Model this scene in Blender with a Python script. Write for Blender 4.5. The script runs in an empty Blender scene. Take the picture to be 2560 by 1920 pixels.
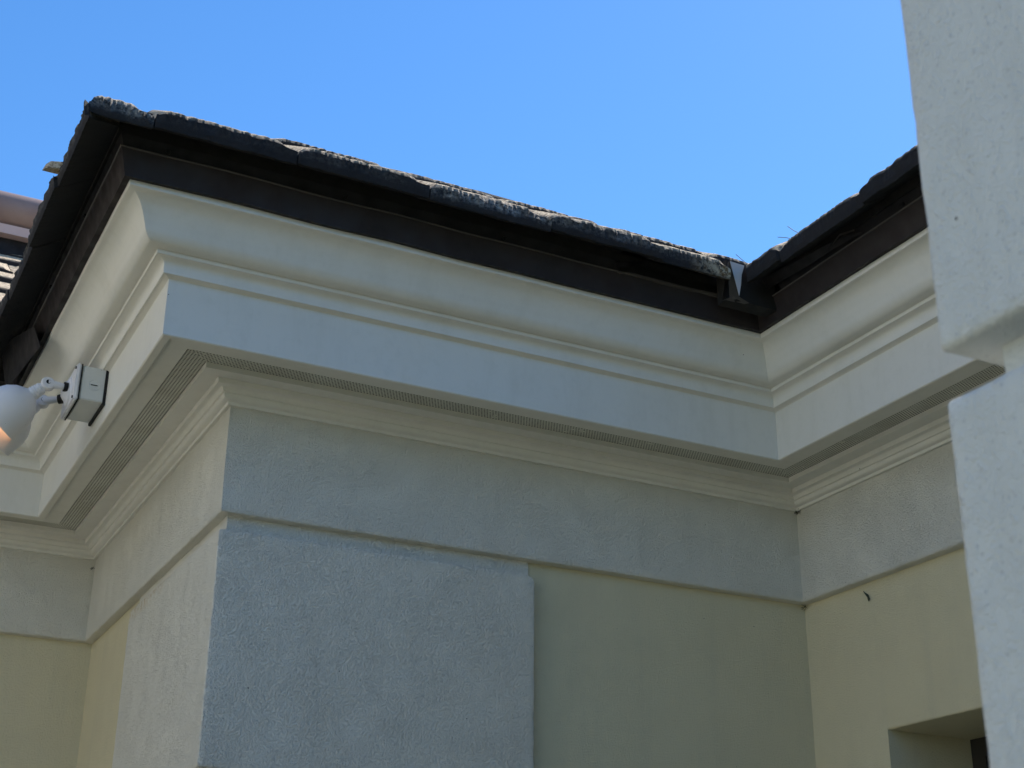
import bpy, bmesh, math, random
from mathutils import Vector, noise, Matrix
random.seed(7)
R = math.radians
scene = bpy.context.scene
COL = scene.collection
S = 0.6; GZ = 1.6            # plan units are 0.6 m; ground at z = 0

def W(x, y, z): return Vector((x*S, y*S, z*S+GZ))

# ---------------------------------------------------------------- camera
yaw, pitch, roll = R(26.66592), R(23.39979), R(0.65622)
f = Vector((math.sin(yaw)*math.cos(pitch), math.cos(yaw)*math.cos(pitch), math.sin(pitch)))
r = Vector((math.cos(yaw), -math.sin(yaw), 0)); u = r.cross(f)
c_, s_ = math.cos(roll), math.sin(roll)
r2 = c_*r + s_*u; u2 = -s_*r + c_*u
cd = bpy.data.cameras.new('camera'); cam = bpy.data.objects.new('camera', cd); COL.objects.link(cam)
m = Matrix((r2, u2, -f)).transposed().to_4x4(); m.translation = W(-1.53787, -5.7577, 0.09662)
cam.matrix_world = m
cd.sensor_width = 36; cd.lens = 36*3667.39/2560; cd.clip_start = .05; cd.clip_end = 2000
cd.dof.use_dof = True; cd.dof.focus_distance = 3.9; cd.dof.aperture_fstop = 11
scene.camera = cam

# ---------------------------------------------------------------- sky, sun, exposure
SUN_EL, SUN_AZ = R(52), R(62)      # azimuth from +Y towards +X
w = bpy.data.worlds.new('World'); scene.world = w; w.use_nodes = True
nt = w.node_tree; bg = nt.nodes['Background']
sky = nt.nodes.new('ShaderNodeTexSky'); sky.sky_type = 'NISHITA'; sky.sun_disc = False
sky.sun_elevation = SUN_EL; sky.sun_rotation = SUN_AZ
sky.air_density = 1.0; sky.dust_density = 0.1; sky.ozone_density = 2.5; sky.altitude = 200
hs = nt.nodes.new('ShaderNodeHueSaturation'); hs.inputs['Saturation'].default_value = 1.27; hs.inputs['Hue'].default_value = .502
nt.links.new(sky.outputs[0], hs.inputs['Color']); nt.links.new(hs.outputs[0], bg.inputs[0]); bg.inputs[1].default_value = 0.15
sl = bpy.data.lights.new('sun', 'SUN'); sl.energy = 5.0; sl.angle = R(.53); sl.color = (1, .95, .87)
so = bpy.data.objects.new('sun', sl); COL.objects.link(so); so.location = (4, 6, 12)
sd = Vector((math.sin(SUN_AZ)*math.cos(SUN_EL), math.cos(SUN_AZ)*math.cos(SUN_EL), math.sin(SUN_EL)))
so.rotation_euler = (-sd).to_track_quat('-Z', 'Y').to_euler()
scene.view_settings.view_transform = 'Standard'; scene.view_settings.look = 'None'
scene.view_settings.exposure = 0.5; scene.view_settings.gamma = 1
scene.view_settings.use_curve_mapping = False

# ---------------------------------------------------------------- helpers
WL = {}
def link(o, parent=None):
    COL.objects.link(o)
    if parent is not None: o.parent = parent
def thing(name, label, cat, loc, group=None):
    o = bpy.data.objects.new(name, None); COL.objects.link(o); o.location = loc
    o.empty_display_size = .1
    o['label'] = label; o['category'] = cat
    if group: o['group'] = group
    WL[o] = Vector(loc); return o
def sharpen(bm, ang=32):
    for fc in bm.faces: fc.smooth = True
    for e in bm.edges:
        if len(e.link_faces) == 2 and e.calc_face_angle(0) > R(ang): e.smooth = False
def obj(name, bm, mat, parent=None, sharp=32, label=None):
    """one mesh object; bm is already in world metres"""
    sharpen(bm, sharp)
    if parent is not None:
        off = WL[parent]
        for v in bm.verts: v.co -= off
    me = bpy.data.meshes.new(name); bm.to_mesh(me); bm.free()
    for mm in (mat if isinstance(mat, (list, tuple)) else [mat]): me.materials.append(mm)
    o = bpy.data.objects.new(name, me); link(o, parent)
    WL[o] = WL[parent] if parent is not None else Vector((0, 0, 0))
    if label: o['label'] = label
    return o
def tag(o, label, cat, group=None):
    o['label'] = label; o['category'] = cat
    if group: o['group'] = group
    return o
def jitter(bm, amp, freq=90, verts=None):
    for v in (verts or bm.verts):
        n = noise.noise_vector(v.co*freq) + .6*noise.noise_vector(v.co*freq*.3+Vector((9, 2, 5)))
        v.co += n*amp
def slice_axis(bm, ax, step):
    lo = min(v.co[ax] for v in bm.verts); hi = max(v.co[ax] for v in bm.verts)
    n = int((hi-lo)/step)
    no = Vector((0, 0, 0)); no[ax] = 1
    for i in range(1, n):
        co = Vector((0, 0, 0)); co[ax] = lo+(hi-lo)*i/n
        bmesh.ops.bisect_plane(bm, geom=bm.verts[:]+bm.edges[:]+bm.faces[:], plane_co=co, plane_no=no, dist=1e-6)
def add_box(bm, a, b, world=True):
    a = Vector(a); b = Vector(b)
    P = [(x, y, z) for x in (a.x, b.x) for y in (a.y, b.y) for z in (a.z, b.z)]
    vs = [bm.verts.new(W(*p) if world else p) for p in P]
    F = [(0, 1, 3, 2), (4, 6, 7, 5), (0, 4, 5, 1), (2, 3, 7, 6), (0, 2, 6, 4), (1, 5, 7, 3)]
    fs = [bm.faces.new([vs[i] for i in q]) for q in F]
    bmesh.ops.recalc_face_normals(bm, faces=fs)
    return vs, fs
def frame_of(d):
    d = d.normalized(); t = Vector((0, 0, 1)) if abs(d.z) < .9 else Vector((1, 0, 0))
    a = d.cross(t).normalized(); return a, d.cross(a)
def add_lathe(bm, p0, d, prof, n=32, cap0=True, cap1=True):
    """prof: list of (distance along d, radius), metres"""
    d = d.normalized(); a, b = frame_of(d); rings = []
    for t, rr in prof:
        rings.append([bm.verts.new(p0+d*t+(a*math.cos(k*2*math.pi/n)+b*math.sin(k*2*math.pi/n))*rr) for k in range(n)])
    for i in range(len(rings)-1):
        for k in range(n):
            bm.faces.new((rings[i][k], rings[i][(k+1) % n], rings[i+1][(k+1) % n], rings[i+1][k]))
    if cap0: bm.faces.new(rings[0][::-1])
    if cap1: bm.faces.new(rings[-1])
    bmesh.ops.recalc_face_normals(bm, faces=bm.faces[:])
def add_tube(bm, pts, rad, n=8):
    rings = []
    for i, p in enumerate(pts):
        d = (pts[min(i+1, len(pts)-1)]-pts[max(i-1, 0)]); a, b = frame_of(d)
        rr = rad[i] if isinstance(rad, (list, tuple)) else rad
        rings.append([bm.verts.new(p+(a*math.cos(k*2*math.pi/n)+b*math.sin(k*2*math.pi/n))*rr) for k in range(n)])
    for i in range(len(rings)-1):
        for k in range(n):
            bm.faces.new((rings[i][k], rings[i][(k+1) % n], rings[i+1][(k+1) % n], rings[i+1][k]))
    bm.faces.new(rings[0][::-1]); bm.faces.new(rings[-1])
    bmesh.ops.recalc_face_normals(bm, faces=bm.faces[:])

L = 3.0; D = 2.6445; YB = -4.0; XA = -7.0; XC = 7.0
PATH = [(XA, D), (0, D), (0, 0), (L, 0), (L, YB), (XC, YB)]
def sweep(path, prof, step=.1, jit=0, freq=90, waves=None, close=False):
    """sweep profile [(offset outwards, height)] along the plan path with mitred corners"""
    bm = bmesh.new(); uv = bm.loops.layers.uv.new('UVMap')
    N = []
    for i in range(len(path)-1):
        a = Vector(path[i]); b = Vector(path[i+1]); d = (b-a).normalized(); N.append(Vector((d.y, -d.x)))
    vl = [0]
    for i in range(1, len(prof)): vl.append(vl[-1]+math.dist(prof[i], prof[i-1])*S)
    for i in range(len(path)-1):
        a = Vector(path[i]); b = Vector(path[i+1])
        na = N[i] if i == 0 else N[i-1]+N[i]; nb = N[i] if i == len(path)-2 else N[i]+N[i+1]
        n = max(1, int((b-a).length/step)); d = (b-a).normalized(); rows = []
        for k in range(n+1):
            t = k/n; row = []
            for (o, z) in prof:
                p = (a+na*o)*(1-t)+(b+nb*o)*t
                v = bm.verts.new(W(p.x, p.y, z)); row.append(v)
            rows.append(row)
        for k in range(n):
            for j in range(len(prof)-1):
                q = (rows[k][j], rows[k+1][j], rows[k+1][j+1], rows[k][j+1])
                fc = bm.faces.new(q)
                for lp, jj in zip(fc.loops, (j, j, j+1, j+1)):
                    pp = lp.vert.co; lp[uv].uv = ((pp.x*d.x+pp.y*d.y), vl[jj])
    bmesh.ops.remove_doubles(bm, verts=bm.verts[:], dist=1e-5)
    bmesh.ops.recalc_face_normals(bm, faces=bm.faces[:])
    if jit: jitter(bm, jit, freq)
    if waves:
        for v in bm.verts: v.co.z += waves*noise.noise(Vector((v.co.x*4, v.co.y*4, 0)))
    return bm
def smooth_prof(pts, n=5):
    """catmull-rom through points"""
    out = []
    P = [pts[0]]+list(pts)+[pts[-1]]
    for i in range(1, len(P)-2):
        for k in range(n):
            t = k/n
            out.append(tuple(.5*((2*P[i][j])+(-P[i-1][j]+P[i+1][j])*t+(2*P[i-1][j]-5*P[i][j]+4*P[i+1][j]-P[i+2][j])*t*t
                       + (-P[i-1][j]+3*P[i][j]-3*P[i+1][j]+P[i+2][j])*t**3) for j in (0, 1)))
    out.append(tuple(pts[-1])); return out

# ---------------------------------------------------------------- materials
class M:
    def __init__(s, name, rough=.8, spec=.3, metal=0):
        s.m = bpy.data.materials.new(name); s.m.use_nodes = True; s.t = s.m.node_tree; s.b = s.t.nodes['Principled BSDF']
        s.b.inputs['Roughness'].default_value = rough; s.b.inputs['Specular IOR Level'].default_value = spec
        s.b.inputs['Metallic'].default_value = metal
        s.tc = s.t.nodes.new('ShaderNodeTexCoord')
        s.geo = s.t.nodes.new('ShaderNodeNewGeometry'); s.pos = s.geo.outputs['Position']
    def n(s, typ, **k):
        nd = s.t.nodes.new(typ)
        for a, b in k.items():
            if a in ('op',): nd.operation = b
            elif hasattr(nd, a): setattr(nd, a, b)
            else: nd.inputs[a.replace('_', ' ')].default_value = b
        return nd
    def l(s, a, b): s.t.links.new(a, b)
    def noise(s, scale, detail=3, rough=.5, vec=None):
        nd = s.t.nodes.new('ShaderNodeTexNoise'); nd.inputs['Scale'].default_value = scale
        nd.inputs['Detail'].default_value = detail; nd.inputs['Roughness'].default_value = rough
        s.l(vec or s.pos, nd.inputs['Vector']); return nd.outputs['Fac']
    def vor(s, scale, feat='F1', vec=None, rnd=1):
        nd = s.t.nodes.new('ShaderNodeTexVoronoi'); nd.feature = feat; nd.inputs['Scale'].default_value = scale
        nd.inputs['Randomness'].default_value = rnd
        s.l(vec or s.pos, nd.inputs['Vector']); return nd
    def ramp(s, fac, stops):
        nd = s.t.nodes.new('ShaderNodeValToRGB'); e = nd.color_ramp.elements
        while len(e) < len(stops): e.new(.5)
        for el, (p, c) in zip(e, stops):
            el.position = p; el.color = (*c, 1) if isinstance(c, (tuple, list)) else (c, c, c, 1)
        s.l(fac, nd.inputs[0]); return nd.outputs[0]
    def math(s, op, a, b=None, c=None, clamp=False):
        nd = s.t.nodes.new('ShaderNodeMath'); nd.operation = op; nd.use_clamp = clamp
        for i, x in enumerate((a, b, c)):
            if x is None: continue
            if isinstance(x, (int, float)): nd.inputs[i].default_value = x
            else: s.l(x, nd.inputs[i])
        return nd.outputs[0]
    def mix(s, fac, a, b, mode='MIX'):
        nd = s.t.nodes.new('ShaderNodeMix'); nd.data_type = 'RGBA'; nd.blend_type = mode
        for x, k in ((fac, 0), (a, 6), (b, 7)):
            if isinstance(x, (int, float)): nd.inputs[k].default_value = x
            elif isinstance(x, (tuple, list)): nd.inputs[k].default_value = (*x, 1)
            else: s.l(x, nd.inputs[k])
        return nd.outputs[2]
    def bump(s, h, strength, dist, prev=None):
        nd = s.t.nodes.new('ShaderNodeBump'); nd.inputs['Strength'].default_value = strength
        nd.inputs['Distance'].default_value = dist; s.l(h, nd.inputs['Height'])
        if prev is not None: s.l(prev, nd.inputs['Normal'])
        return nd.outputs[0]
    def col(s, c):
        if isinstance(c, (tuple, list)): s.b.inputs['Base Color'].default_value = (*c, 1)
        else: s.l(c, s.b.inputs['Base Color'])
    def nrm(s, x): s.l(x, s.b.inputs['Normal'])

def specks(mm, base, scale, thr, colour=(.02, .018, .015), seed=0, keep=.5):
    """sparse tiny dark dirt specks"""
    v = mm.vor(scale)
    d = mm.math('LESS_THAN', v.outputs['Distance'], thr)
    sep = mm.n('ShaderNodeSeparateColor'); mm.l(v.outputs['Color'], sep.inputs[0])
    k = mm.math('GREATER_THAN', sep.outputs[0], keep)
    return mm.mix(mm.math('MULTIPLY', d, k), base, colour)

def stucco(name, colour, colour2, bump=.55, scale=1.0, keep=.8, stain=None, pits=0):
    mm = M(name, .62, .25)
    big = mm.noise(1.6, 4, .55); mid = mm.noise(14, 4, .6)
    base = mm.mix(mm.ramp(big, [(.3, 0.), (.7, 1.)]), colour, colour2)
    base = mm.mix(mm.math('MULTIPLY', mm.ramp(mid, [(.45, 0.), (.8, 1.)]), .10), base, tuple(x*.6 for x in colour))
    mp = mm.n('ShaderNodeMapping'); mp.inputs['Scale'].default_value = (16, 16, 1.6); mm.l(mm.pos, mp.inputs['Vector'])
    st = mm.ramp(mm.noise(1.0, 4, .6, mp.outputs[0]), [(.52, 0.), (.75, 1.)])
    base = mm.mix(mm.math('MULTIPLY', st, .13), base, (.40, .39, .33))
    if stain: base = stain(mm, base)
    base = specks(mm, base, 17, .026, keep=keep)
    base = specks(mm, base, 60, .055, keep=.965, colour=(.08, .075, .06))
    if pits:
        base = specks(mm, base, 95, .17, colour=(.53, .54, .53), keep=.6); base = specks(mm, base, 150, .10, colour=(.42, .43, .41), keep=.85)
    mm.col(base)
    # splattered texture: irregular raised droplets of several sizes with smooth stretches between
    wv = mm.n('ShaderNodeVectorMath', operation='ADD')
    nz = mm.t.nodes.new('ShaderNodeTexNoise'); nz.inputs['Scale'].default_value = 160*scale; nz.inputs['Detail'].default_value = 2
    mm.l(mm.pos, nz.inputs['Vector'])
    sc = mm.n('ShaderNodeVectorMath', operation='SCALE'); sc.inputs['Scale'].default_value = .0035/scale
    mm.l(nz.outputs['Color'], sc.inputs[0]); mm.l(mm.pos, wv.inputs[0]); mm.l(sc.outputs[0], wv.inputs[1])
    v1 = mm.vor(380*scale, 'F1', wv.outputs[0])
    drop = mm.ramp(v1.outputs['Distance'], [(.10, 1.), (.62, 0.)])
    n1 = mm.ramp(mm.noise(230*scale, 3, .6), [(.45, 0.), (.66, 1.)])
    area = mm.ramp(mm.noise(9*scale, 3, .6), [(.30, .55), (.62, 1.)])
    h = mm.math('ADD', mm.math('MULTIPLY', drop, mm.ramp(mm.noise(150*scale, 1), [(.46, .0), (.60, 1.)])), mm.math('MULTIPLY', n1, .65))
    h = mm.math('MULTIPLY', h, area)
    h = mm.math('ADD', h, mm.math('MULTIPLY', mm.noise(560*scale, 2), .22))
    b0 = mm.bump(mm.noise(3.5, 3, .5), .5, .012)
    mm.nrm(mm.bump(h, bump, .0040, b0)); return mm.m

GREY = (.785, .75, .665); GREY2 = (.75, .715, .635)
def p2_stain(mm, base):
    # ochre water stain running along the joint under the frieze, far end of the side face
    sep = mm.n('ShaderNodeSeparateXYZ'); mm.l(mm.pos, sep.inputs[0])
    a = mm.math('SUBTRACT', 1, mm.math('MULTIPLY', mm.math('ABSOLUTE', mm.math('SUBTRACT', sep.outputs[2], 1.955*S+GZ)), 22), clamp=True)
    b = mm.math('SUBTRACT', 1, mm.math('MULTIPLY', mm.math('ABSOLUTE', mm.math('SUBTRACT', sep.outputs[1], 1.35*S)), 2.6), clamp=True)
    c = mm.math('MULTIPLY', mm.math('MULTIPLY', a, b), mm.ramp(mm.noise(45, 4, .7), [(.42, 0.), (.62, 1.)]))
    c = mm.math('MULTIPLY', c, mm.math('LESS_THAN', sep.outputs[0], .02))
    return mm.mix(mm.math('MULTIPLY', c, 1), base, (.50, .34, .12))
m_quoin = stucco('grey_stucco', GREY, GREY2, .85, 1, .72, p2_stain)
m_frieze = stucco('grey_stucco_fine', GREY, GREY2, .85, 1.0, .72)
m_wall = stucco('cream_stucco', (.69, .615, .425), (.65, .58, .40), .5, 1.05, .75)
m_bwall = stucco('warm_cream_stucco', (.84, .79, .66), (.80, .75, .62), .4, 1, .8)
m_pillar = stucco('pillar_stucco', (.66, .67, .64), (.64, .655, .63), .5, .85, .6, pits=1)

mm = M('cornice_paint', .42, .35)
b = mm.mix(mm.ramp(mm.noise(2.2, 4, .6), [(.3, 0.), (.7, 1.)]), (.775, .75, .70), (.74, .715, .665))
b = mm.mix(mm.math('MULTIPLY', mm.ramp(mm.noise(30, 4, .7), [(.5, 0.), (.8, 1.)]), .12), b, (.40, .39, .32))
mp = mm.n('ShaderNodeMapping'); mp.inputs['Scale'].default_value = (11, 11, 2.0); mm.l(mm.pos, mp.inputs['Vector'])
b = mm.mix(mm.math('MULTIPLY', mm.ramp(mm.noise(1.0, 5, .65, mp.outputs[0]), [(.5, 0.), (.75, 1.)]), .16), b, (.45, .43, .36))
mm.col(specks(mm, b, 13, .024, keep=.8))
bb = mm.bump(mm.noise(6, 3, .5), .35, .006)
mm.nrm(mm.bump(mm.noise(260, 2, .5), .12, .0008, bb)); m_trim = mm.m

mm = M('vent_metal', .5, .3)
uvn = mm.n('ShaderNodeUVMap'); uvn.uv_map = 'UVMap'
sx = mm.n('ShaderNodeSeparateXYZ'); mm.l(uvn.outputs[0], sx.inputs[0])
PIT = .0086
vv = mm.math('DIVIDE', sx.outputs[1], PIT); uu = mm.math('DIVIDE', sx.outputs[0], PIT)
row = mm.math('FLOOR', vv); sh = mm.math('MULTIPLY', mm.math('MODULO', row, 2), .5)
fu = mm.math('SUBTRACT', mm.math('FRACT', mm.math('ADD', uu, sh)), .5); fv = mm.math('SUBTRACT', mm.math('FRACT', vv), .5)
dd = mm.math('SQRT', mm.math('ADD', mm.math('MULTIPLY', fu, fu), mm.math('MULTIPLY', fv, fv)))
# some holes are clogged with paint
clog = mm.math('GREATER_THAN', mm.noise(26, 2), .30)
hole = mm.math('MULTIPLY', mm.math('LESS_THAN', dd, .27), clog)
b = mm.mix(mm.ramp(mm.noise(8, 3), [(.4, 0.), (.75, 1.)]), (.66, .65, .58), (.54, .52, .45))
mm.col(mm.mix(hole, b, (.012, .011, .01)))
mm.nrm(mm.bump(mm.ramp(dd, [(.28, 0.), (.42, 1.)]), .5, .0015)); m_vent = mm.m

def metal_mat(name, c1, c2, dirt=(.20, .18, .16), amt=.35, rough=.45):
    mm = M(name, rough, .4, 0.0)
    b = mm.mix(mm.ramp(mm.noise(5, 4, .6), [(.3, 0.), (.7, 1.)]), c1, c2)
    d = mm.ramp(mm.noise(38, 5, .75), [(.60, 0.), (.74, 1.)])
    b = mm.mix(mm.math('MULTIPLY', d, amt), b, dirt)
    mm.col(b)
    mm.nrm(mm.bump(mm.noise(9, 3), .4, .004)); 
    mm.l(mm.ramp(mm.noise(20, 3), [(.3, rough-.1), (.7, rough+.25)]), mm.b.inputs['Roughness'])
    return mm.m
m_fascia = metal_mat('brown_fascia_metal', (.014, .011, .013), (.024, .017, .018), (.08, .07, .065), .16, .6)
m_drip = metal_mat('brown_drip_metal', (.006, .005, .007), (.009, .007, .009), (.08, .07, .065), .2, .65)
m_edge = metal_mat('worn_metal_edge', (.05, .045, .045), (.09, .08, .075), (.20, .18, .16), .6)  # paler metal for worn edges, and for the lip drawn as lit
m_flash = metal_mat('pale_flashing_metal', (.52, .50, .50), (.45, .43, .43), (.3, .28, .27), .3, .5)
m_ridge = metal_mat('ridge_clay', (.33, .225, .19), (.26, .17, .145), (.5, .42, .38), .35, .45)
m_ridge2 = metal_mat('pink_painted_strip', (.66, .46, .41), (.60, .42, .38), (.4, .3, .28), .2, .6)
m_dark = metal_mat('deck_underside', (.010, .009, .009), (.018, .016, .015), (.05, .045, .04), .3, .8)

mm = M('concrete_tile', .85, .2)
at = mm.n('ShaderNodeAttribute'); at.attribute_name = 'chip'
sp = mm.n('ShaderNodeSeparateColor'); mm.l(at.outputs['Color'], sp.inputs[0])
dark = mm.mix(mm.noise(24, 4, .7), (.017, .017, .021), (.036, .034, .036))
pale = mm.mix(mm.ramp(mm.noise(70, 5, .8), [(.35, 0.), (.65, 1.)]), (.10, .095, .09), (.42, .40, .37))
chipf = mm.math('MULTIPLY', mm.math('MULTIPLY', sp.outputs[0], mm.ramp(mm.noise(13, 3, .6), [(.36, .15), (.6, 1.)])), mm.ramp(mm.noise(95, 4, .75), [(.38, 0.), (.56, 1.)]))
b = mm.mix(chipf, dark, pale)
topc = mm.mix(mm.ramp(mm.noise(55, 5, .8), [(.42, 0.), (.6, 1.)]), (.86, .70, .48), (.24, .16, .11))
b = mm.mix(sp.outputs[1], b, topc)
lich = mm.mix(mm.ramp(mm.noise(75, 4, .7), [(.4, 0.), (.55, 1.)]), (.20, .13, .06), (.66, .57, .42))
b = mm.mix(mm.math('MULTIPLY', sp.outputs[2], mm.ramp(mm.noise(50, 3, .7), [(.40, 0.), (.5, 1.)])), b, lich)
mm.col(b)
hh = mm.math('ADD', mm.noise(120, 5, .8), mm.math('MULTIPLY', mm.noise(420, 2), .4))
mm.nrm(mm.bump(hh, .9, .006)); m_tile = mm.m

def plain(name, c, rough=.5, spec=.35, bump=.1, sc=150, var=.06):
    mm = M(name, rough, spec)
    mm.col(specks(mm, mm.mix(mm.noise(18, 4, .6), tuple(x*(1-var) for x in c), tuple(min(1, x*(1+var)) for x in c)), 90, .09, keep=.94))
    mm.nrm(mm.bump(mm.noise(sc, 3), bump, .001)); return mm.m
m_boxm = plain('painted_box_metal', (.64, .65, .65), .5)
m_lamp = plain('white_lamp_housing', (.76, .75, .79), .42)
m_black = plain('black_rubber', (.01, .01, .011), .6)
mm = M('lit_reflector', .3, .5); mm.col((.9, .6, .35)); mm.b.inputs['Emission Color'].default_value = (1, .42, .12, 1); mm.b.inputs['Emission Strength'].default_value = 2.2; m_glow = mm.m
m_web = plain('dark_cobweb', (.05, .055, .035), .9)
m_twig = plain('dry_needle', (.16, .13, .12), .8)

mm = M('lawn_and_paving', .9, .2)
g = mm.mix(mm.noise(3, 6, .7), (.032, .054, .016), (.07, .10, .034)); g = mm.mix(mm.ramp(mm.noise(60, 4, .8), [(.4, 0.), (.7, .5)]), g, (.14, .13, .08))
mm.col(g); mm.nrm(mm.bump(mm.noise(90, 4, .8), .8, .02)); m_ground = mm.m
mm = M('concrete_path', .85, .2)
mm.col(mm.mix(mm.noise(4, 5, .6), (.72, .68, .57), (.80, .75, .64))); mm.nrm(mm.bump(mm.noise(120, 4), .4, .003)); m_bounce_paving = mm.m
m_frame = plain('dark_window_frame', (.03, .028, .026), .4)
mm = M('window_glass', .05, .5); mm.col((.02, .025, .03)); mm.nrm(mm.bump(mm.noise(2, 2), .05, .01)); m_glass = mm.m

# ---------------------------------------------------------------- ground
bm = bmesh.new(); bmesh.ops.create_grid(bm, x_segments=20, y_segments=20, size=400)
g = obj('ground', bm, m_ground); g['kind'] = 'structure'
bm = bmesh.new(); vs, fs = add_box(bm, (-9, -1.3, 0), (3.2, 0, 0), False)
for v in bm.verts: pass
bm.free()
bm = bmesh.new(); add_box(bm, (-30.0, -3.2, .0), (-2.6, 40.0, .03), False)  # pale paving laid out of view to bounce light onto left-facing sides
p = obj('path', bm, m_bounce_paving); p['kind'] = 'structure'

# ---------------------------------------------------------------- house
house = thing('house', 'cream and grey stucco house corner with moulded eaves under a dark tiled roof', 'house', W(0, 0, -GZ/S))
GB = -GZ/S
WO = -.05
# walls (cream), with the window opening cut in the side wing
OY0, OY1, OZ0, OZ1 = -.486, -2.1, -.75, 1.326
bm = bmesh.new()
def wquad(pts, bm=bm):
    bm.faces.new([bm.verts.new(W(*q)) for q in pts])
xw = L-WO
for (a, b) in (((XA, D-WO), (-WO, D-WO)), ((-WO, D-WO), (-WO, -WO)), ((-WO, -WO), (xw, -WO)), ((xw, YB-WO), (XC, YB-WO))):
    wquad([(*a, GB), (*b, GB), (*b, 2.10), (*a, 2.10)])
for (y0, y1, z0, z1) in ((-WO, OY0, GB, 2.1), (OY0, OY1, OZ1, 2.1), (OY0, OY1, GB, OZ0), (OY1, YB-WO, GB, 2.1)):
    wquad([(xw, y0, z0), (xw, y1, z0), (xw, y1, z1), (xw, y0, z1)])
RD = 3.6  # reveal depth
wquad([(xw, OY0, OZ0), (RD, OY0, OZ0), (RD, OY0, OZ1), (xw, OY0, OZ1)])
wquad([(xw, OY1, OZ0), (xw, OY1, OZ1), (RD, OY1, OZ1), (RD, OY1, OZ0)])
wquad([(xw, OY0, OZ1), (RD, OY0, OZ1), (RD, OY1, OZ1), (xw, OY1, OZ1)])
wquad([(xw, OY0, OZ0), (xw, OY1, OZ0), (RD, OY1, OZ0), (RD, OY0, OZ0)])
bmesh.ops.remove_doubles(bm, verts=bm.verts[:], dist=1e-5)
es = [e for e in bm.edges if all(abs(v.co.x-xw*S) < 1e-4 for v in e.verts) and len(e.link_faces) == 2 and e.calc_face_angle(0) > .5 and
      all(OY1*S-.01 < v.co.y < OY0*S+.01 for v in e.verts)]
bmesh.ops.bevel(bm, geom=es, offset=.007, segments=3, affect='EDGES', profile=.5)
obj('wall', bm, m_wall, house)
# window
bm = bmesh.new(); zz = (OZ0, OZ1)
fr = thing  # readability only
win_b = bmesh.new()
for (y0, y1, z0, z1) in ((OY0-.003, OY0-.09, OZ0+.09, OZ1-.09), (OY1+.09, OY1+.003, OZ0+.09, OZ1-.09), (OY1+.003, OY0-.003, OZ1-.09, OZ1-.003), (OY1+.003, OY0-.003, OZ0+.003, OZ0+.09),
                         (-1.26, -1.34, OZ0+.09, OZ1-.09)):
    add_box(win_b, (RD-.06, y1, z0), (RD+.05, y0, z1))
bm.free()
win = obj('window', win_b, m_frame, house)
bm = bmesh.new(); add_box(bm, (RD+.01, OY1+.05, OZ0+.05), (RD+.02, OY0-.05, OZ1-.05)); obj('pane', bm, m_glass, win)

# frieze
fp = [(-.06, 2.029), (-.006, 2.030), (-.001, 2.035), (0, 2.05), (0, 2.12), (0, 2.2), (0, 2.3), (0, 2.4), (0, 2.47), (0, 2.506)]
bm = sweep(PATH, fp, .022, .0011, 120); obj('frieze', bm, m_frieze, house, 50)
# bed moulding
bp = [(.163, 2.640), (.163, 2.588), (.087, 2.590), (.085, 2.568)] + smooth_prof([(.079, 2.566), (.062, 2.564), (.053, 2.550)], 4) + [(.0525, 2.545)] + smooth_prof([(.044, 2.543), (.040, 2.526), (.026, 2.519), (.018, 2.518)], 4) + [(.016, 2.516), (.015, 2.503), (-.02, 2.502)]
bm = sweep(PATH, bp, .1, .0003, 60); obj('bed_moulding', bm, m_trim, house, 28)
# soffit
bm = sweep(PATH, [(.371, 2.60), (.274, 2.604), (.2735, 2.612)], .15); obj('soffit', bm, m_trim, house)
# vents, one strip along each run
for i in range(len(PATH)-1):
    N = []
    vp = [(.2745, 2.611), (.163, 2.613)]
    a = Vector(PATH[i]); b = Vector(PATH[i+1])
    # mitred run: build the full sweep and keep the faces of one run
    bm = sweep(PATH, vp, 10)
    d = (b-a).normalized(); nn = Vector((d.y, -d.x))
    kill = []
    for fc in bm.faces:
        c = fc.calc_center_median(); cu = Vector((c.x/S, c.y/S))
        t = (cu-a).dot(d); off = (cu-a).dot(nn)
        if not (-.5 < t < (b-a).length+.5 and .1 < off < .3): kill.append(fc)
    bmesh.ops.delete(bm, geom=kill, context='FACES')
    uvl = bm.loops.layers.uv.active
    for fc in bm.faces: fc.normal_flip() if fc.normal.z > 0 else None
    obj('soffit_vent', bm, m_vent, house)
# cornice: corona, cavetto, fillet, cyma
cp = [(.371, 2.606), (.371, 2.586), (.376, 2.583), (.405, 2.582), (.41, 2.586), (.411, 2.70), (.411, 2.829), (.415, 2.833), (.434, 2.840), (.438, 2.836), (.442, 2.838)]
cp += smooth_prof([(.443, 2.850), (.444, 2.874), (.452, 2.889), (.470, 2.897)], 5) + [(.480, 2.899), (.4835, 2.8975), (.486, 2.9115), (.483, 2.914), (.492, 2.9165)]
cp += smooth_prof([(.500, 2.9165), (.530, 2.921), (.553, 2.943), (.565, 2.975), (.580, 3.012), (.600, 3.043), (.628, 3.064), (.652, 3.071)], 6) + [(.657, 3.074), (.659, 3.115), (.60, 3.13)]
bm = sweep(PATH, cp, .12, .00025, 50); obj('cornice', bm, m_trim, house, 28)
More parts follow.
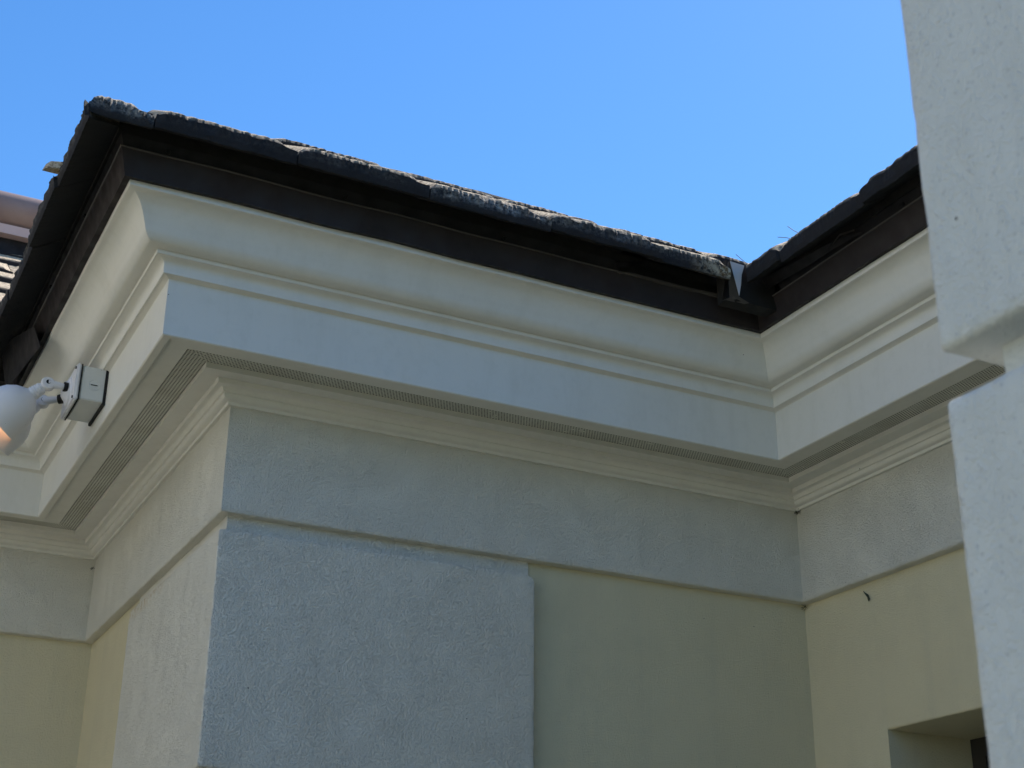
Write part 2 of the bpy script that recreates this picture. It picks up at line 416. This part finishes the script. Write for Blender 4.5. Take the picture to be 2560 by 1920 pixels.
# lower fascia flange and upper drip edge
bm = sweep(PATH, [(.655, 3.096), (.684, 3.092), (.6855, 3.100), (.7005, 3.150), (.714, 3.193), (.7185, 3.197), (.7175, 3.204), (.70, 3.204)], .06, .0009, 9, .0035); obj('fascia', bm, m_fascia, house, 25)
bm = sweep(PATH, [(.7180, 3.1955), (.7215, 3.1985), (.7215, 3.2015), (.7170, 3.2045)], .06, .0009, 9, .0035); obj('lip', bm, m_edge, bpy.data.objects['fascia'], 25)
GAPX = 1.53   # drip edge torn open from here to the valley
def rag(bm): 
    return bm
pA = [(XA, D), (0, D), (0, 0), (GAPX, 0)]
dp = [(.700, 3.201), (.7085, 3.2045), (.716, 3.225), (.735, 3.275), (.745, 3.300), (.74, 3.36)]
bm = sweep(pA, dp, .06, .0008, 11)
de = obj('drip_edge', bm, m_drip, house, 25)
bm = sweep([(L, -.9), (L, YB), (XC, YB)], dp, .06, .0008, 11)
obj('drip_edge', bm, m_drip, house, 25)
# dark recess behind
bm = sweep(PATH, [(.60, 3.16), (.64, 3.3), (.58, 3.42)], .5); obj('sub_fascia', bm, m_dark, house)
# screw heads
for (x, y, nx, ny) in [(-.535, -.722, 0, -1), (.21, -.722, 0, -1), (.95, -.722, 0, -1), (-.722, -.05, -1, 0), (-.722, .70, -1, 0), (-.722, 1.45, -1, 0), (2.278, -1.75, -1, 0)]:
    bm = bmesh.new(); add_lathe(bm, W(x, y, 3.222)-Vector((nx, ny, 0))*.004, Vector((nx, ny, -.25)), [(0, .0062), (.0055, .0062), (.0056, .0042), (.0035, .0038)], 16)
    obj('screw', bm, m_black, de)

# quoins
def quoin(parent, poly, z0, z1, mat, bev=.006, amp=.0012, step=.014, roundedge=None):
    bm = bmesh.new()
    b_ = [bm.verts.new(W(x, y, z0)) for x, y in poly]; t_ = [bm.verts.new(W(x, y, z1)) for x, y in poly]
    n = len(poly)
    bm.faces.new(b_[::-1]); bm.faces.new(t_)
    for i in range(n): bm.faces.new((b_[i], b_[(i+1) % n], t_[(i+1) % n], t_[i]))
    bmesh.ops.recalc_face_normals(bm, faces=bm.faces[:])
    if roundedge:
        es = [e for e in bm.edges if roundedge(e)]
        if es: bmesh.ops.bevel(bm, geom=es, offset=.022, segments=5, affect='EDGES', profile=.5)
    es = [e for e in bm.edges if e.calc_face_angle(0) > R(50)]
    bmesh.ops.bevel(bm, geom=es, offset=bev*S, segments=2, affect='EDGES', profile=.5, clamp_overlap=True)
    for ax in (0, 1, 2): slice_axis(bm, ax, step*1.0)
    jitter(bm, amp, 110)
    return obj('quoin', bm, mat, parent, 60)
Lp = [(.002, .002), (1.483, .002), (1.483, .07), (.07, .07), (.07, 1.56), (.002, 1.56)]
def rnd(e):
    a, b = e.verts
    horiz = abs(a.co.z-b.co.z) < 1e-4
    if not horiz: return False
    return (abs(a.co.x-1.483*S) < 1e-4 and abs(b.co.x-1.483*S) < 1e-4) or (abs(a.co.y-1.56*S) < 1e-4 and abs(b.co.y-1.56*S) < 1e-4)
ztop = 1.955
Z = []
while ztop > GB+.2:
    Z.append((max(GB, ztop-.970), ztop)); ztop -= 1.045
for i, (z0, z1) in enumerate(Z):
    quoin(house, Lp, z0, z1, m_quoin, roundedge=rnd, step=.016 if i == 0 else .03)
# grey painted ground between the quoins
bm = bmesh.new()
for (a, b) in (((-.004-WO-.003, -.004-WO-.003), (1.470, -WO+.01)), ((-WO-.007, -WO-.007), (-WO+.01, 1.545))):
    pass
pl = [(.042, .042), (1.468, .042), (1.468, .062), (.062, .062), (.062, 1.545), (.042, 1.545)]
b_ = [bm.verts.new(W(x, y, GB)) for x, y in pl]; t_ = [bm.verts.new(W(x, y, 2.06)) for x, y in pl]
bm.faces.new(b_[::-1]); bm.faces.new(t_)
for i in range(6): bm.faces.new((b_[i], b_[(i+1) % 6], t_[(i+1) % 6], t_[i]))
bmesh.ops.recalc_face_normals(bm, faces=bm.faces[:])
obj('quoin_backing', bm, m_frieze, house)

# ---------------------------------------------------------------- roof
T = .64; SN = 1/math.sqrt(1+T*T)      # slope
TW = .573; EX = .52; TH = .078        # tile width, exposure (horizontal run), thickness
Z0 = 3.205
def roof_face(origin, along, up, a0, a1, s1, clip, first_joint, hi_rows=2, chips=None, lift=0, lim=None):
    """origin: plan point of the eave; along/up: plan unit vectors; clip: [(value fn planes)]"""
    bm = bmesh.new(); cl = bm.loops.layers.float_color.new('chip')
    rows = int(s1/EX)+1
    for k in range(rows):
        sh = (0 if k % 2 == 0 else .045+.25*(k > 1))
        j0 = math.floor((a0-first_joint)/TW)-1; j1 = math.ceil((a1-first_joint)/TW)+1
        for j in range(j0, j1):
            xa = first_joint+sh+j*TW; xb = xa+TW-.006
            if xb < a0 or xa > a1: continue
            if k == 0 and lim:
                xa = max(xa, lim[0]); xb = min(xb, lim[1])
                if xb-xa < .03: continue
            hi = k < hi_rows
            nx = 80 if hi else 8
            seed = random.random()*100
            ci = chips(k, j) if chips else (.25, 0)
            dz = random.uniform(-.008, .008); ds = random.uniform(-.012, .012)
            sf = k*EX+ds; lenr = min(EX*1.18, s1-sf+.05)
            zf = Z0+T*k*EX+(.034 if k else 0)-(.034 if (k == 1 and lim and lim[1] < 5 and xb < .2) else 0)+dz+lift; zr = Z0+T*(sf+lenr)-.012+lift
            prev = None
            for i in range(nx+1):
                t = i/nx; a = xa+(xb-xa)*t
                e = min(t*TW/.06, (1-t)*TW/.11); ch = max(0, 1-e)
                q = Vector((a*9+seed, k*3.1, 0)); n1 = noise.noise(q); n2 = noise.noise(q*4.3); n3 = noise.noise(q*11)
                rough = (.014+.045*ci[0])*(abs(n1)+.5*abs(n2)+.3*abs(n3))
                if not hi: rough = .008*abs(n2)
                dip = .004*n1
                R_ = [noise.noise(Vector((a*f_*S, kk*5.7+k*2.1, seed))) for kk, f_ in enumerate((60, 45, 70, 38, 55, 30, 80))]
                Hh = max(0, noise.noise(Vector((a*7, seed, 3))))*2
                top = TH*(1-.58*ch*ch)-.006*abs(R_[0])-.024*Hh*(.2+ci[0])*abs(R_[5])-.010*max(0, n2)
                prof = [(lenr, 0, 0, 0), (.03, 0, 0, 0), (.0, .006+.004*R_[6], 0, 0), (.003*R_[1], TH*.34+.012*R_[2]*ci[0], .1, 0),
                        (rough*.3+.008*R_[3]*Hh, TH*.54+.010*R_[4], 1, 0), (rough*.6+.012*abs(R_[2])*Hh, TH*.70+.008*R_[1], 1, 0), (rough*.9+.010*R_[5]*Hh, TH*.84-.3*(TH-top)+.006*R_[3], 1, 0),
                        (rough*1.2+.010+.02*ch, top, 1, .5), (rough+.05, top+.003, .3, 1), (lenr, TH, 0, 1)]
                ring = []
                for (s_, n_, cc, tt) in prof:
                    ss = sf+s_; zb = zf+(zr-zf)*(s_/lenr)
                    p = Vector(origin)+Vector(along)*a+Vector(up)*(ss-n_*T*.5)
                    ring.append((bm.verts.new(W(p.x, p.y, zb+n_+dip)), cc, tt))
                if prev:
                    for q_ in range(len(prof)-1):
                        A, B, C_, D_ = prev[q_], ring[q_], ring[q_+1], prev[q_+1]
                        fc = bm.faces.new((A[0], B[0], C_[0], D_[0]))
                        for lp, vv_ in zip(fc.loops, (A, B, C_, D_)):
                            cval = vv_[1]*max(0, ci[0]*1.6-.15)
                            lp[cl] = (min(1, cval), vv_[2], ci[1]*max(0, min(1, (a-1.80)/.2))*(1 if vv_[1] > .05 else .3), 1)
                else: first = ring
                if prev is None or i == nx:
                    fc = bm.faces.new([x[0] for x in (ring if i == nx else ring[::-1])])
                    for lp in fc.loops: lp[cl] = (.1, 0, 0, 1)
                prev = ring
    bmesh.ops.recalc_face_normals(bm, faces=bm.faces[:])
    for (co, no) in clip:
        bmesh.ops.bisect_plane(bm, geom=bm.verts[:]+bm.edges[:]+bm.faces[:], plane_co=W(*co, 0), plane_no=Vector((*no, 0)), clear_outer=True, dist=1e-6)
        ed = [e for e in bm.edges if e.is_boundary]
        bmesh.ops.holes_fill(bm, edges=ed, sides=0)
    return bm
def merge(dst, src):
    me = bpy.data.meshes.new('tmp'); src.to_mesh(me); src.free(); dst.from_mesh(me); bpy.data.meshes.remove(me)
E_ = .88
roof_bm = bmesh.new(); roof_bm.loops.layers.float_color.new('chip')
def chips_main(k, j):
    if k == 0: return {-1: (1.0, 0), 0: (.15, 0), 1: (.22, 0), 2: (.8, 0), 3: (.45, 0), 4: (.3, .9)}.get(j, (.2, 0))
    return (.3 if j > 1 else .12, 0)
# main face (faces -Y), between hip x=y and valley x-y=3
merge(roof_bm, roof_face((0, -E_), (1, 0), (0, 1), -E_-.1, L+2.2, 2.6, [((0, 0), (-1, 1)), ((L, 0), (1, -1))], -.63-TW*0, 2, lambda k, j: chips_main(k, j+0), lim=(-9, 2.028)))
# left face (faces -X)
merge(roof_bm, roof_face((-E_, 0), (0, 1), (1, 0), -E_-.1, D+2.2, 2.6, [((0, 0), (1, -1)), ((0, D), (-1, 1))], -.30, 2, lambda k, j: (.35, 0), lift=-.03))
# right wing face (faces -X)
merge(roof_bm, roof_face((L-E_, 0), (0, -1), (1, 0), E_-3.2, -YB+E_, 2.6, [((L, 0), (-1, 1)), ((L, YB), (1, -1))], 1.159-TW-.03, 2, lambda k, j: (.1, 0), lim=(.87, 99)))
# front of the wing
merge(roof_bm, roof_face((0, YB-E_), (1, 0), (0, 1), L-E_, XC, 2.6, [((L, YB), (-1, 1))], L-E_, 1))
# rear face (faces -Y)
merge(roof_bm, roof_face((0, D-E_), (1, 0), (0, 1), XA, 3.4, 4.2, [((0, D), (1, -1))], .1, 1, lambda k, j: (.0, 0)))
roof = obj('roof', roof_bm, m_tile, house, 13)
# boarding below the tiles
bm = bmesh.new()
def sheet(pts, th=.04):
    a = [bm.verts.new(W(x, y, z)) for x, y, z in pts]; b = [bm.verts.new(W(x, y, z-th)) for x, y, z in pts]
    n = len(pts); bm.faces.new(a); bm.faces.new(b[::-1])
    for i in range(n): bm.faces.new((a[i], b[i], b[(i+1) % n], a[(i+1) % n]))
e0 = .74; zc = lambda s: Z0+T*s-.012
s0 = E_-e0
def sh3(a, b, c, d): sheet([a, b, c, d])
sm = 2.6
sh3((-e0, -e0, zc(s0)), (L-e0, -e0, zc(s0)), (L-E_+sm, -E_+sm, zc(sm)), (-E_+sm, -E_+sm, zc(sm)))
sh3((-e0, -e0, zc(s0)), (-E_+sm, -E_+sm, zc(sm)), (-E_+sm, D-E_+sm, zc(sm)), (-e0, D-e0, zc(s0)))
sh3((L-e0, -e0, zc(s0)), (L-e0, YB-e0, zc(s0)), (L-E_+sm, YB-E_+sm, zc(sm)), (L-E_+sm, -E_+sm, zc(sm)))
sh3((L-e0, YB-e0, zc(s0)), (XC, YB-e0, zc(s0)), (XC, YB-E_+sm, zc(sm)), (L-E_+sm, YB-E_+sm, zc(sm)))
sh3((XA, D-e0, zc(s0)), (-e0, D-e0, zc(s0)), (-E_+4.2, D-E_+4.2, zc(4.2)), (XA, D-E_+4.2, zc(4.2)))
sh3((XA, D-E_+4.21, zc(4.2)), (-E_+4.2, D-E_+4.21, zc(4.2)), (-E_+4.2, D+3.3+4.2, zc(0)), (XA, D+3.3+4.2, zc(0)))
sh3((-E_+sm, -E_+sm+.01, zc(sm)), (XC, -E_+sm+.01, zc(sm)), (XC, D+3.3, zc(1.4)), (-E_+sm, D+3.3, zc(1.4)))
bmesh.ops.recalc_face_normals(bm, faces=bm.faces[:])
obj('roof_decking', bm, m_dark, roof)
# ridge roll above the rear face with its flashing
bm = bmesh.new(); yr = D-E_+4.2; zr = zc(4.2)
add_lathe(bm, W(XA, yr+.02, zr+.50), Vector((1, 0, 0)), [(0, .105), (10.2*S, .105)], 36)
obj('ridge_cap', bm, m_ridge, roof)
bm = bmesh.new(); add_box(bm, (XA, yr-.12, zr+.235), (3.2, yr+.12, zr+.32)); obj('ridge_flashing', bm, m_ridge2, roof, label='pinkish pale strip below the round ridge')
bm = bmesh.new(); add_box(bm, (XA, yr-.03, zr-.1), (3.2, yr+.05, zr+.30)); obj('ridge_board', bm, m_drip, roof)
# valley flashing: bent sheet coloured pale as sunlit, and its dark fold
def plate(name, pts, th, mat, parent, label=None, sub=1, bow=0):
    bm = bmesh.new(); P = [W(*q) for q in pts]
    nrm = (P[1]-P[0]).cross(P[-1]-P[0]).normalized()
    a = [bm.verts.new(q+nrm*th/2) for q in P]; b = [bm.verts.new(q-nrm*th/2) for q in P]; n = len(P)
    bm.faces.new(a); bm.faces.new(b[::-1])
    for i in range(n): bm.faces.new((a[i], b[i], b[(i+1) % n], a[(i+1) % n]))
    bmesh.ops.recalc_face_normals(bm, faces=bm.faces[:])
    return obj(name, bm, mat, parent, label=label)
plate('valley_flashing', [(2.034, -.868, 3.310), (2.108, -.875, 3.302), (2.092, -.872, 3.25), (2.086, -.871, 3.20), (2.074, -.869, 3.140)], .0012, m_flash, roof, 'pale triangular end of the valley metal')
plate('valley_flashing', [(2.028, -.862, 3.310), (2.040, -.862, 3.30), (2.078, -.862, 3.14), (2.14, -.855, 3.125), (2.12, -.80, 3.135), (2.026, -.80, 3.135), (2.024, -.862, 3.122)], .0012, m_edge, roof, 'dark folded leg of the valley metal')
bm = bmesh.new(); add_box(bm, (2.03, -.845, 3.13), (2.30, -.76, 3.33)); obj('valley_board', bm, m_dark, roof)
# slipped piece of tile poking out of the side eave
bm = bmesh.new(); cl = bm.loops.layers.float_color.new('chip')
P = [(-.945, -.27, 3.262), (-.935, -.33, 3.246), (-.82, -.34, 3.262), (-.82, -.22, 3.29)]
b_ = [bm.verts.new(W(x, y, z)) for x, y, z in P]; t_ = [bm.verts.new(W(x+.012*(i < 2), y, z+.034)) for i, (x, y, z) in enumerate(P)]
bm.faces.new(b_[::-1]); f2 = bm.faces.new(t_)
for i in range(4): bm.faces.new((b_[i], b_[(i+1) % 4], t_[(i+1) % 4], t_[i]))
for lp in f2.loops: lp[cl] = (0, 1, 0, 1)
bmesh.ops.recalc_face_normals(bm, faces=bm.faces[:]); obj('broken_tile', bm, m_tile, roof)
# bent lip of the torn drip edge (main side), coloured paler as lit, and peeled strip (wing side)
def ribbon(name, pts, wv, mat, parent, th=.0012, label=None):
    bm = bmesh.new(); rows = []
    for i, q in enumerate(pts):
        wq = wv[i] if isinstance(wv, list) else wv
        c = W(*q); d = Vector(wq)*S; up = Vector((0, 0, 1))*th
        rows.append([bm.verts.new(c), bm.verts.new(c+d), bm.verts.new(c+d+up), bm.verts.new(c+up)])
    for i in range(len(rows)-1):
        for k in range(4): bm.faces.new((rows[i][k], rows[i][(k+1) % 4], rows[i+1][(k+1) % 4], rows[i+1][k]))
    bm.faces.new(rows[0][::-1]); bm.faces.new(rows[-1]); bmesh.ops.recalc_face_normals(bm, faces=bm.faces[:])
    return obj(name, bm, mat, parent, label=label)
ribbon('drip_edge', [(1.517, -.722, 3.193), (1.60, -.727, 3.200), (1.75, -.732, 3.196), (1.9, -.733, 3.196), (2.04, -.730, 3.203), (2.2, -.73, 3.21)], [(0, .05, .006), (0, .05, -.006), (0, .06, -.012), (0, .06, -.012), (0, .06, -.01), (0, .05, 0)], m_edge, house, .004, 'worn bent lip of torn metal below the gap')
bm = bmesh.new(); add_box(bm, (GAPX, -.70, 3.21), (2.33, -.62, 3.40)); obj('sub_fascia', bm, m_dark, house)  # near-black box stands in for the shade inside the open gap
ribbon('drip_edge', [(1.50, -.738, 3.206), (1.56, -.75, 3.213), (1.60, -.765, 3.235), (1.64, -.77, 3.25)], [(0, .01, .03), (0, .0, .025), (0, 0, .012), (0, 0, .004)], m_drip, house, .002, 'curled torn corner of the brown metal')
ribbon('drip_edge', [(2.272, -.60, 3.262), (2.262, -.75, 3.238), (2.255, -.95, 3.222), (2.250, -1.15, 3.205), (2.252, -1.30, 3.205), (2.262, -1.42, 3.207), (2.275, -1.50, 3.203)],
       [(-.03, 0, .05), (-.035, 0, .045), (-.03, 0, .042), (-.026, 0, .036), (-.02, 0, .028), (-.012, 0, .02), (0, 0, .012)], m_drip, house, .002, 'peeled strip of brown metal hanging beside the valley')
ribbon('drip_edge', [(2.245, -1.32, 3.215), (2.235, -1.40, 3.232), (2.25, -1.48, 3.222)], [(0, 0, .006), (0, 0, .008), (0, 0, .006)], m_edge, house, .002)
# left-hand valley: dark sheet turned down below the tiles
plate('valley_flashing', [(-.80, D-E_-.10, 3.30), (-.735, .95, 3.12), (-.70, .90, 3.00), (-.74, D-E_-.1, 3.05)], .0012, m_drip, roof)

# ---------------------------------------------------------------- entrance pillar in the foreground
pil = thing('stucco_pillar', 'tall pale grey rough stucco pillar with a quoin joint, nearest the camera', 'pillar', W(.5, -4.9, GB))
px0, px1, py1, py0 = -.125, .95, -4.315, -5.45
poly = [(px0, py1), (px1, py1), (px1, py0), (px0, py0)]
d_ = .062
ztop = .985+1.045+.97*0
zs = [(.985, 1.955+.9)]
z = .91
while z > GB: zs.append((max(GB, z-.97), z)); z -= 1.045
def inset(pl_, q): return [(pl_[0][0]+q, pl_[0][1]-q), (pl_[1][0]-q, pl_[1][1]-q), (pl_[2][0]-q, pl_[2][1]+q), (pl_[3][0]+q, pl_[3][1]+q)]
for i, (z0, z1) in enumerate(zs): quoin(pil, poly, z0, z1, m_pillar, bev=.011, amp=.0010, step=.018 if i < 2 else .05)
bm = bmesh.new(); ip = inset(poly, d_)
b_ = [bm.verts.new(W(x, y, GB)) for x, y in ip]; t_ = [bm.verts.new(W(x, y, 2.8)) for x, y in ip]
for i in range(4): bm.faces.new((b_[i], b_[(i+1) % 4], t_[(i+1) % 4], t_[i]))
bm.faces.new(t_); bmesh.ops.recalc_face_normals(bm, faces=bm.faces[:])
obj('pillar_core', bm, m_pillar, pil)
bm = sweep([(px0, py1+.0), (px0, py0), (px1, py0), (px1, py1), (px0, py1), (px0, py1-.01)], [(0, 2.856), (.04, 2.87), (.05, 2.93), (.09, 2.98), (.10, 3.05), (-.5, 3.06)], .3); obj('capital', bm, m_trim, pil)

# ---------------------------------------------------------------- floodlight on the corona
fl = thing('floodlight', 'white twin-head floodlight on a grey junction box fixed to the cornice', 'floodlight', W(-.41, .80, 2.674))
def bevbox(a, b, bev, seg=2):
    bm = bmesh.new(); add_box(bm, a, b); bmesh.ops.bevel(bm, geom=bm.edges[:], offset=bev, segments=seg, affect='EDGES'); return bm
obj('junction_box', bevbox((-.530, .655, 2.676), (-.420, .945, 2.842), .0025), m_boxm, fl)
jb = bpy.data.objects['junction_box']
obj('gasket', bevbox((-.424, .648, 2.664), (-.4115, .952, 2.846), .001), m_black, fl)
bm = bmesh.new(); c0 = W(-.470, .6555, 2.753)
add_lathe(bm, c0, Vector((0, -1, 0)), [(0, .0165), (.0012, .0165), (.0014, .015), (.0004, .0145), (.0004, .001)], 28); 
obj('knockout_plug', bm, m_boxm, jb)
bm = bmesh.new(); add_box(bm, (-.485, .6525, 2.751), (-.455, .6535, 2.755)); obj('slot', bm, m_black, jb)
obj('gasket', bevbox((-.536, .650, 2.670), (-.530, .950, 2.847), .001), m_black, fl)
bm = bevbox((-.556, .648, 2.668), (-.536, .952, 2.849), .004)
obj('cover_plate', bm, m_lamp, fl)
cpz = bpy.data.objects['cover_plate']
bm = bmesh.new(); add_lathe(bm, W(-.554, .80, 2.758), Vector((-1, 0, 0)), [(0, .042), (.006, .040), (.010, .030), (.016, .024), (.02, .018)], 32)
obj('cover_boss', bm, m_lamp, cpz)
for (yy, z_) in ((.67, 2.83), (.67, 2.685)):
    bm = bmesh.new(); add_lathe(bm, W(-.556, yy, z_), Vector((-1, 0, 0)), [(0, .004), (.003, .0038)], 12); obj('screw', bm, m_black, cpz)
def head(base, elbow, aim, y_):
    """base: start on plate, elbow: swivel joint, aim: direction of the bell"""
    b0 = W(*base); e = W(*elbow); ad = Vector(aim).normalized()
    bm = bmesh.new(); d = (e-b0)
    add_lathe(bm, b0, d, [(0, .0135), (.011, .0135)], 24); obj('locknut', bm, m_black, fl)
    bm = bmesh.new(); add_tube(bm, [b0+d*.2, b0+d*.5, e], [.0085, .0105, .0135], 20)
    add_lathe(bm, e+Vector((.0, .011, -.003)), Vector((0, -1, .25)), [(0, .017), (.002, .019), (.018, .019), (.021, .0165)], 28)
    obj('swivel_arm', bm, m_lamp, fl)
    arm = COL.objects[-1]
    bm = bmesh.new(); add_lathe(bm, e+Vector((0, -.0105, .002)), Vector((0, -1, .25)), [(0, .0065), (.0018, .0065), (.001, .004)], 18); obj('swivel_screw', bm, m_black, arm)
    bm = bmesh.new(); s = e+ad*.012
    prof = [(0, .0125), (.006, .0135)]
    for q in range(4): prof += [(.010+q*.007, .0175+.001*q), (.0135+q*.007, .0175+.001*q), (.014+q*.007, .0155+.001*q), (.0165+q*.007, .0155+.001*q)]
    prof += [(.040, .021), (.046, .030), (.058, .045), (.078, .060), (.105, .069), (.150, .073), (.152, .071), (.120, .063), (.09, .055)]
    add_lathe(bm, s, ad, prof, 40, True, False)
    hd = obj('lamp_holder', bm, m_lamp, fl, 40)
    bm = bmesh.new(); add_lathe(bm, s, ad, [(.095, .05), (.115, .0565), (.128, .052), (.134, .03), (.136, .004)], 36)
    obj('bulb', bm, m_glow, hd)
head((-.570, .76, 2.762), (-.660, .76, 2.762), (-.70, .42, -.62), 0)
head((-.570, .87, 2.745), (-.650, .92, 2.735), (-.70, .42, -.62), 0)

# ---------------------------------------------------------------- unseen wall added to bounce sunlight onto the left-facing sides
bw = thing('boundary_wall', 'long pale cream boundary wall facing the floodlight side of the house', 'wall', (-4.6, 5, 0))
bm = bmesh.new(); add_box(bm, (-4.9, -2.2, 0), (-4.6, 16, 6.0), False); obj('panel', bm, m_bwall, bw)
bm = bmesh.new(); add_box(bm, (-4.96, -2.26, 6.0), (-4.54, 16.06, 6.12), False); obj('coping', bm, m_trim, bw)

# ---------------------------------------------------------------- unseen trees added behind the viewer to block low sky light
mt = M('leaf', .6, .25); mt.col(mt.mix(mt.noise(1.5, 4, .7), (.030, .055, .018), (.075, .105, .035))); m_leaf = mt.m
m_bark = plain('bark', (.12, .09, .07), .9)
def added_tree(x, y, h, r, label):
    t = thing('tree', label, 'tree', (x, y, 0), 'trees across the courtyard')
    bm = bmesh.new(); add_tube(bm, [Vector((x, y, 0)), Vector((x+.1, y, h*.3)), Vector((x, y+.1, h*.6)), Vector((x, y, h*.9))], [.22, .17, .11, .03], 10)
    for k in range(7):
        a = k*2.4; z = h*(.25+.08*k)
        add_tube(bm, [Vector((x, y, z)), Vector((x+math.cos(a)*r*.4, y+math.sin(a)*r*.4, z+.6)), Vector((x+math.cos(a)*r*.75, y+math.sin(a)*r*.75, z+1.3))], [.07, .045, .015], 6)
    obj('trunk', bm, m_bark, t)
    bm = bmesh.new(); cl_ = [Vector((random.uniform(-1, 1), random.uniform(-1, 1), random.uniform(-1, 1))).normalized()*random.uniform(.3, .85) for _ in range(26)]
    for i in range(3200):
        c = random.choice(cl_)+Vector((random.gauss(0, .2), random.gauss(0, .2), random.gauss(0, .2)))
        p = Vector((x+c.x*r, y+c.y*r, h*.56+c.z*h*.42))
        a = Vector((random.gauss(0, 1), random.gauss(0, 1), random.gauss(0, 1))).normalized(); b = a.orthogonal().normalized()
        s1 = random.uniform(.10, .2); q = [p-a*s1, p+b*s1*.5, p+a*s1, p-b*s1*.5]
        bm.faces.new([bm.verts.new(v) for v in q])
    obj('crown', bm, m_leaf, t)
for i, (x, y, h, r) in enumerate([(-2.2, -10.6, 5.0, 2.2), (1.2, -10.9, 5.6, 2.5), (4.6, -10.2, 5.2, 2.4), (8.0, -9.6, 5.6, 2.6)]):
    added_tree(x, y, h, r, ['broad green tree across the courtyard, the one nearest the boundary wall', 'tall green tree across the courtyard, straight behind the pillar', 'green tree across the courtyard opposite the window', 'wide green tree across the courtyard at the end beyond the window'][i])

# ---------------------------------------------------------------- small debris
bm = bmesh.new(); c = Vector((3.045, -.43, 1.97))
add_tube(bm, [W(3.046, -.408, 1.995), W(3.043, -.418, 1.984), W(3.040, -.428, 1.977), W(3.040, -.440, 1.966), W(3.041, -.446, 1.948), W(3.043, -.444, 1.936)], [.0008, .0014, .0022, .0036, .0036, .001], 10)
tag(obj('caterpillar', bm, m_web), 'small dark curled caterpillar on the cream wall near the window', 'caterpillar')
def clump(name, c, rad, n, label, cat, group=None):
    bm = bmesh.new()
    for i in range(n):
        p0 = W(*c)+Vector((random.gauss(0, 1), random.gauss(0, 1), random.gauss(0, 1)))*rad*.6
        add_tube(bm, [p0, p0+Vector((random.gauss(0, 1), random.gauss(0, 1), random.gauss(0, 1)))*rad*.5, p0+Vector((random.gauss(0, 1), random.gauss(0, 1), random.gauss(0, 1)))*rad*.7], [.0004, .0009, .0003], 5)
    tag(obj(name, bm, m_web), label, cat, group)
clump('cobweb', (L-.012, -.018, 2.497), .006, 22, 'dark cobweb clump in the inner corner just below the bed moulding', 'cobweb')
clump('cobweb', (L+.03, .03, 2.016), .005, 16, 'tiny cobweb clump in the inner corner just under the frieze', 'cobweb')
clump('cobweb', (-.015, D-.02, 2.45), .004, 14, 'greenish cobweb specks in the inner corner behind the floodlight', 'cobweb')
def needle(pts, label):
    bm = bmesh.new(); add_tube(bm, [W(*q) for q in pts], .0009, 5); tag(obj('pine_needle', bm, m_twig), label, 'pine needle', 'dry needles caught on the roof tiles')
needle([(2.12, -1.30, 3.255), (2.11, -1.25, 3.30), (2.10, -1.22, 3.335)], 'dry needle sticking up at the first joint of the side eave tiles')
needle([(2.14, -1.23, 3.27), (2.13, -1.17, 3.31), (2.12, -1.12, 3.335)], 'paler dry needle leaning beside the first joint of the side eave tiles')
needle([(2.16, -.86, 3.31), (2.15, -.83, 3.35), (2.12, -.80, 3.40)], 'dry needle standing up over the roof valley')
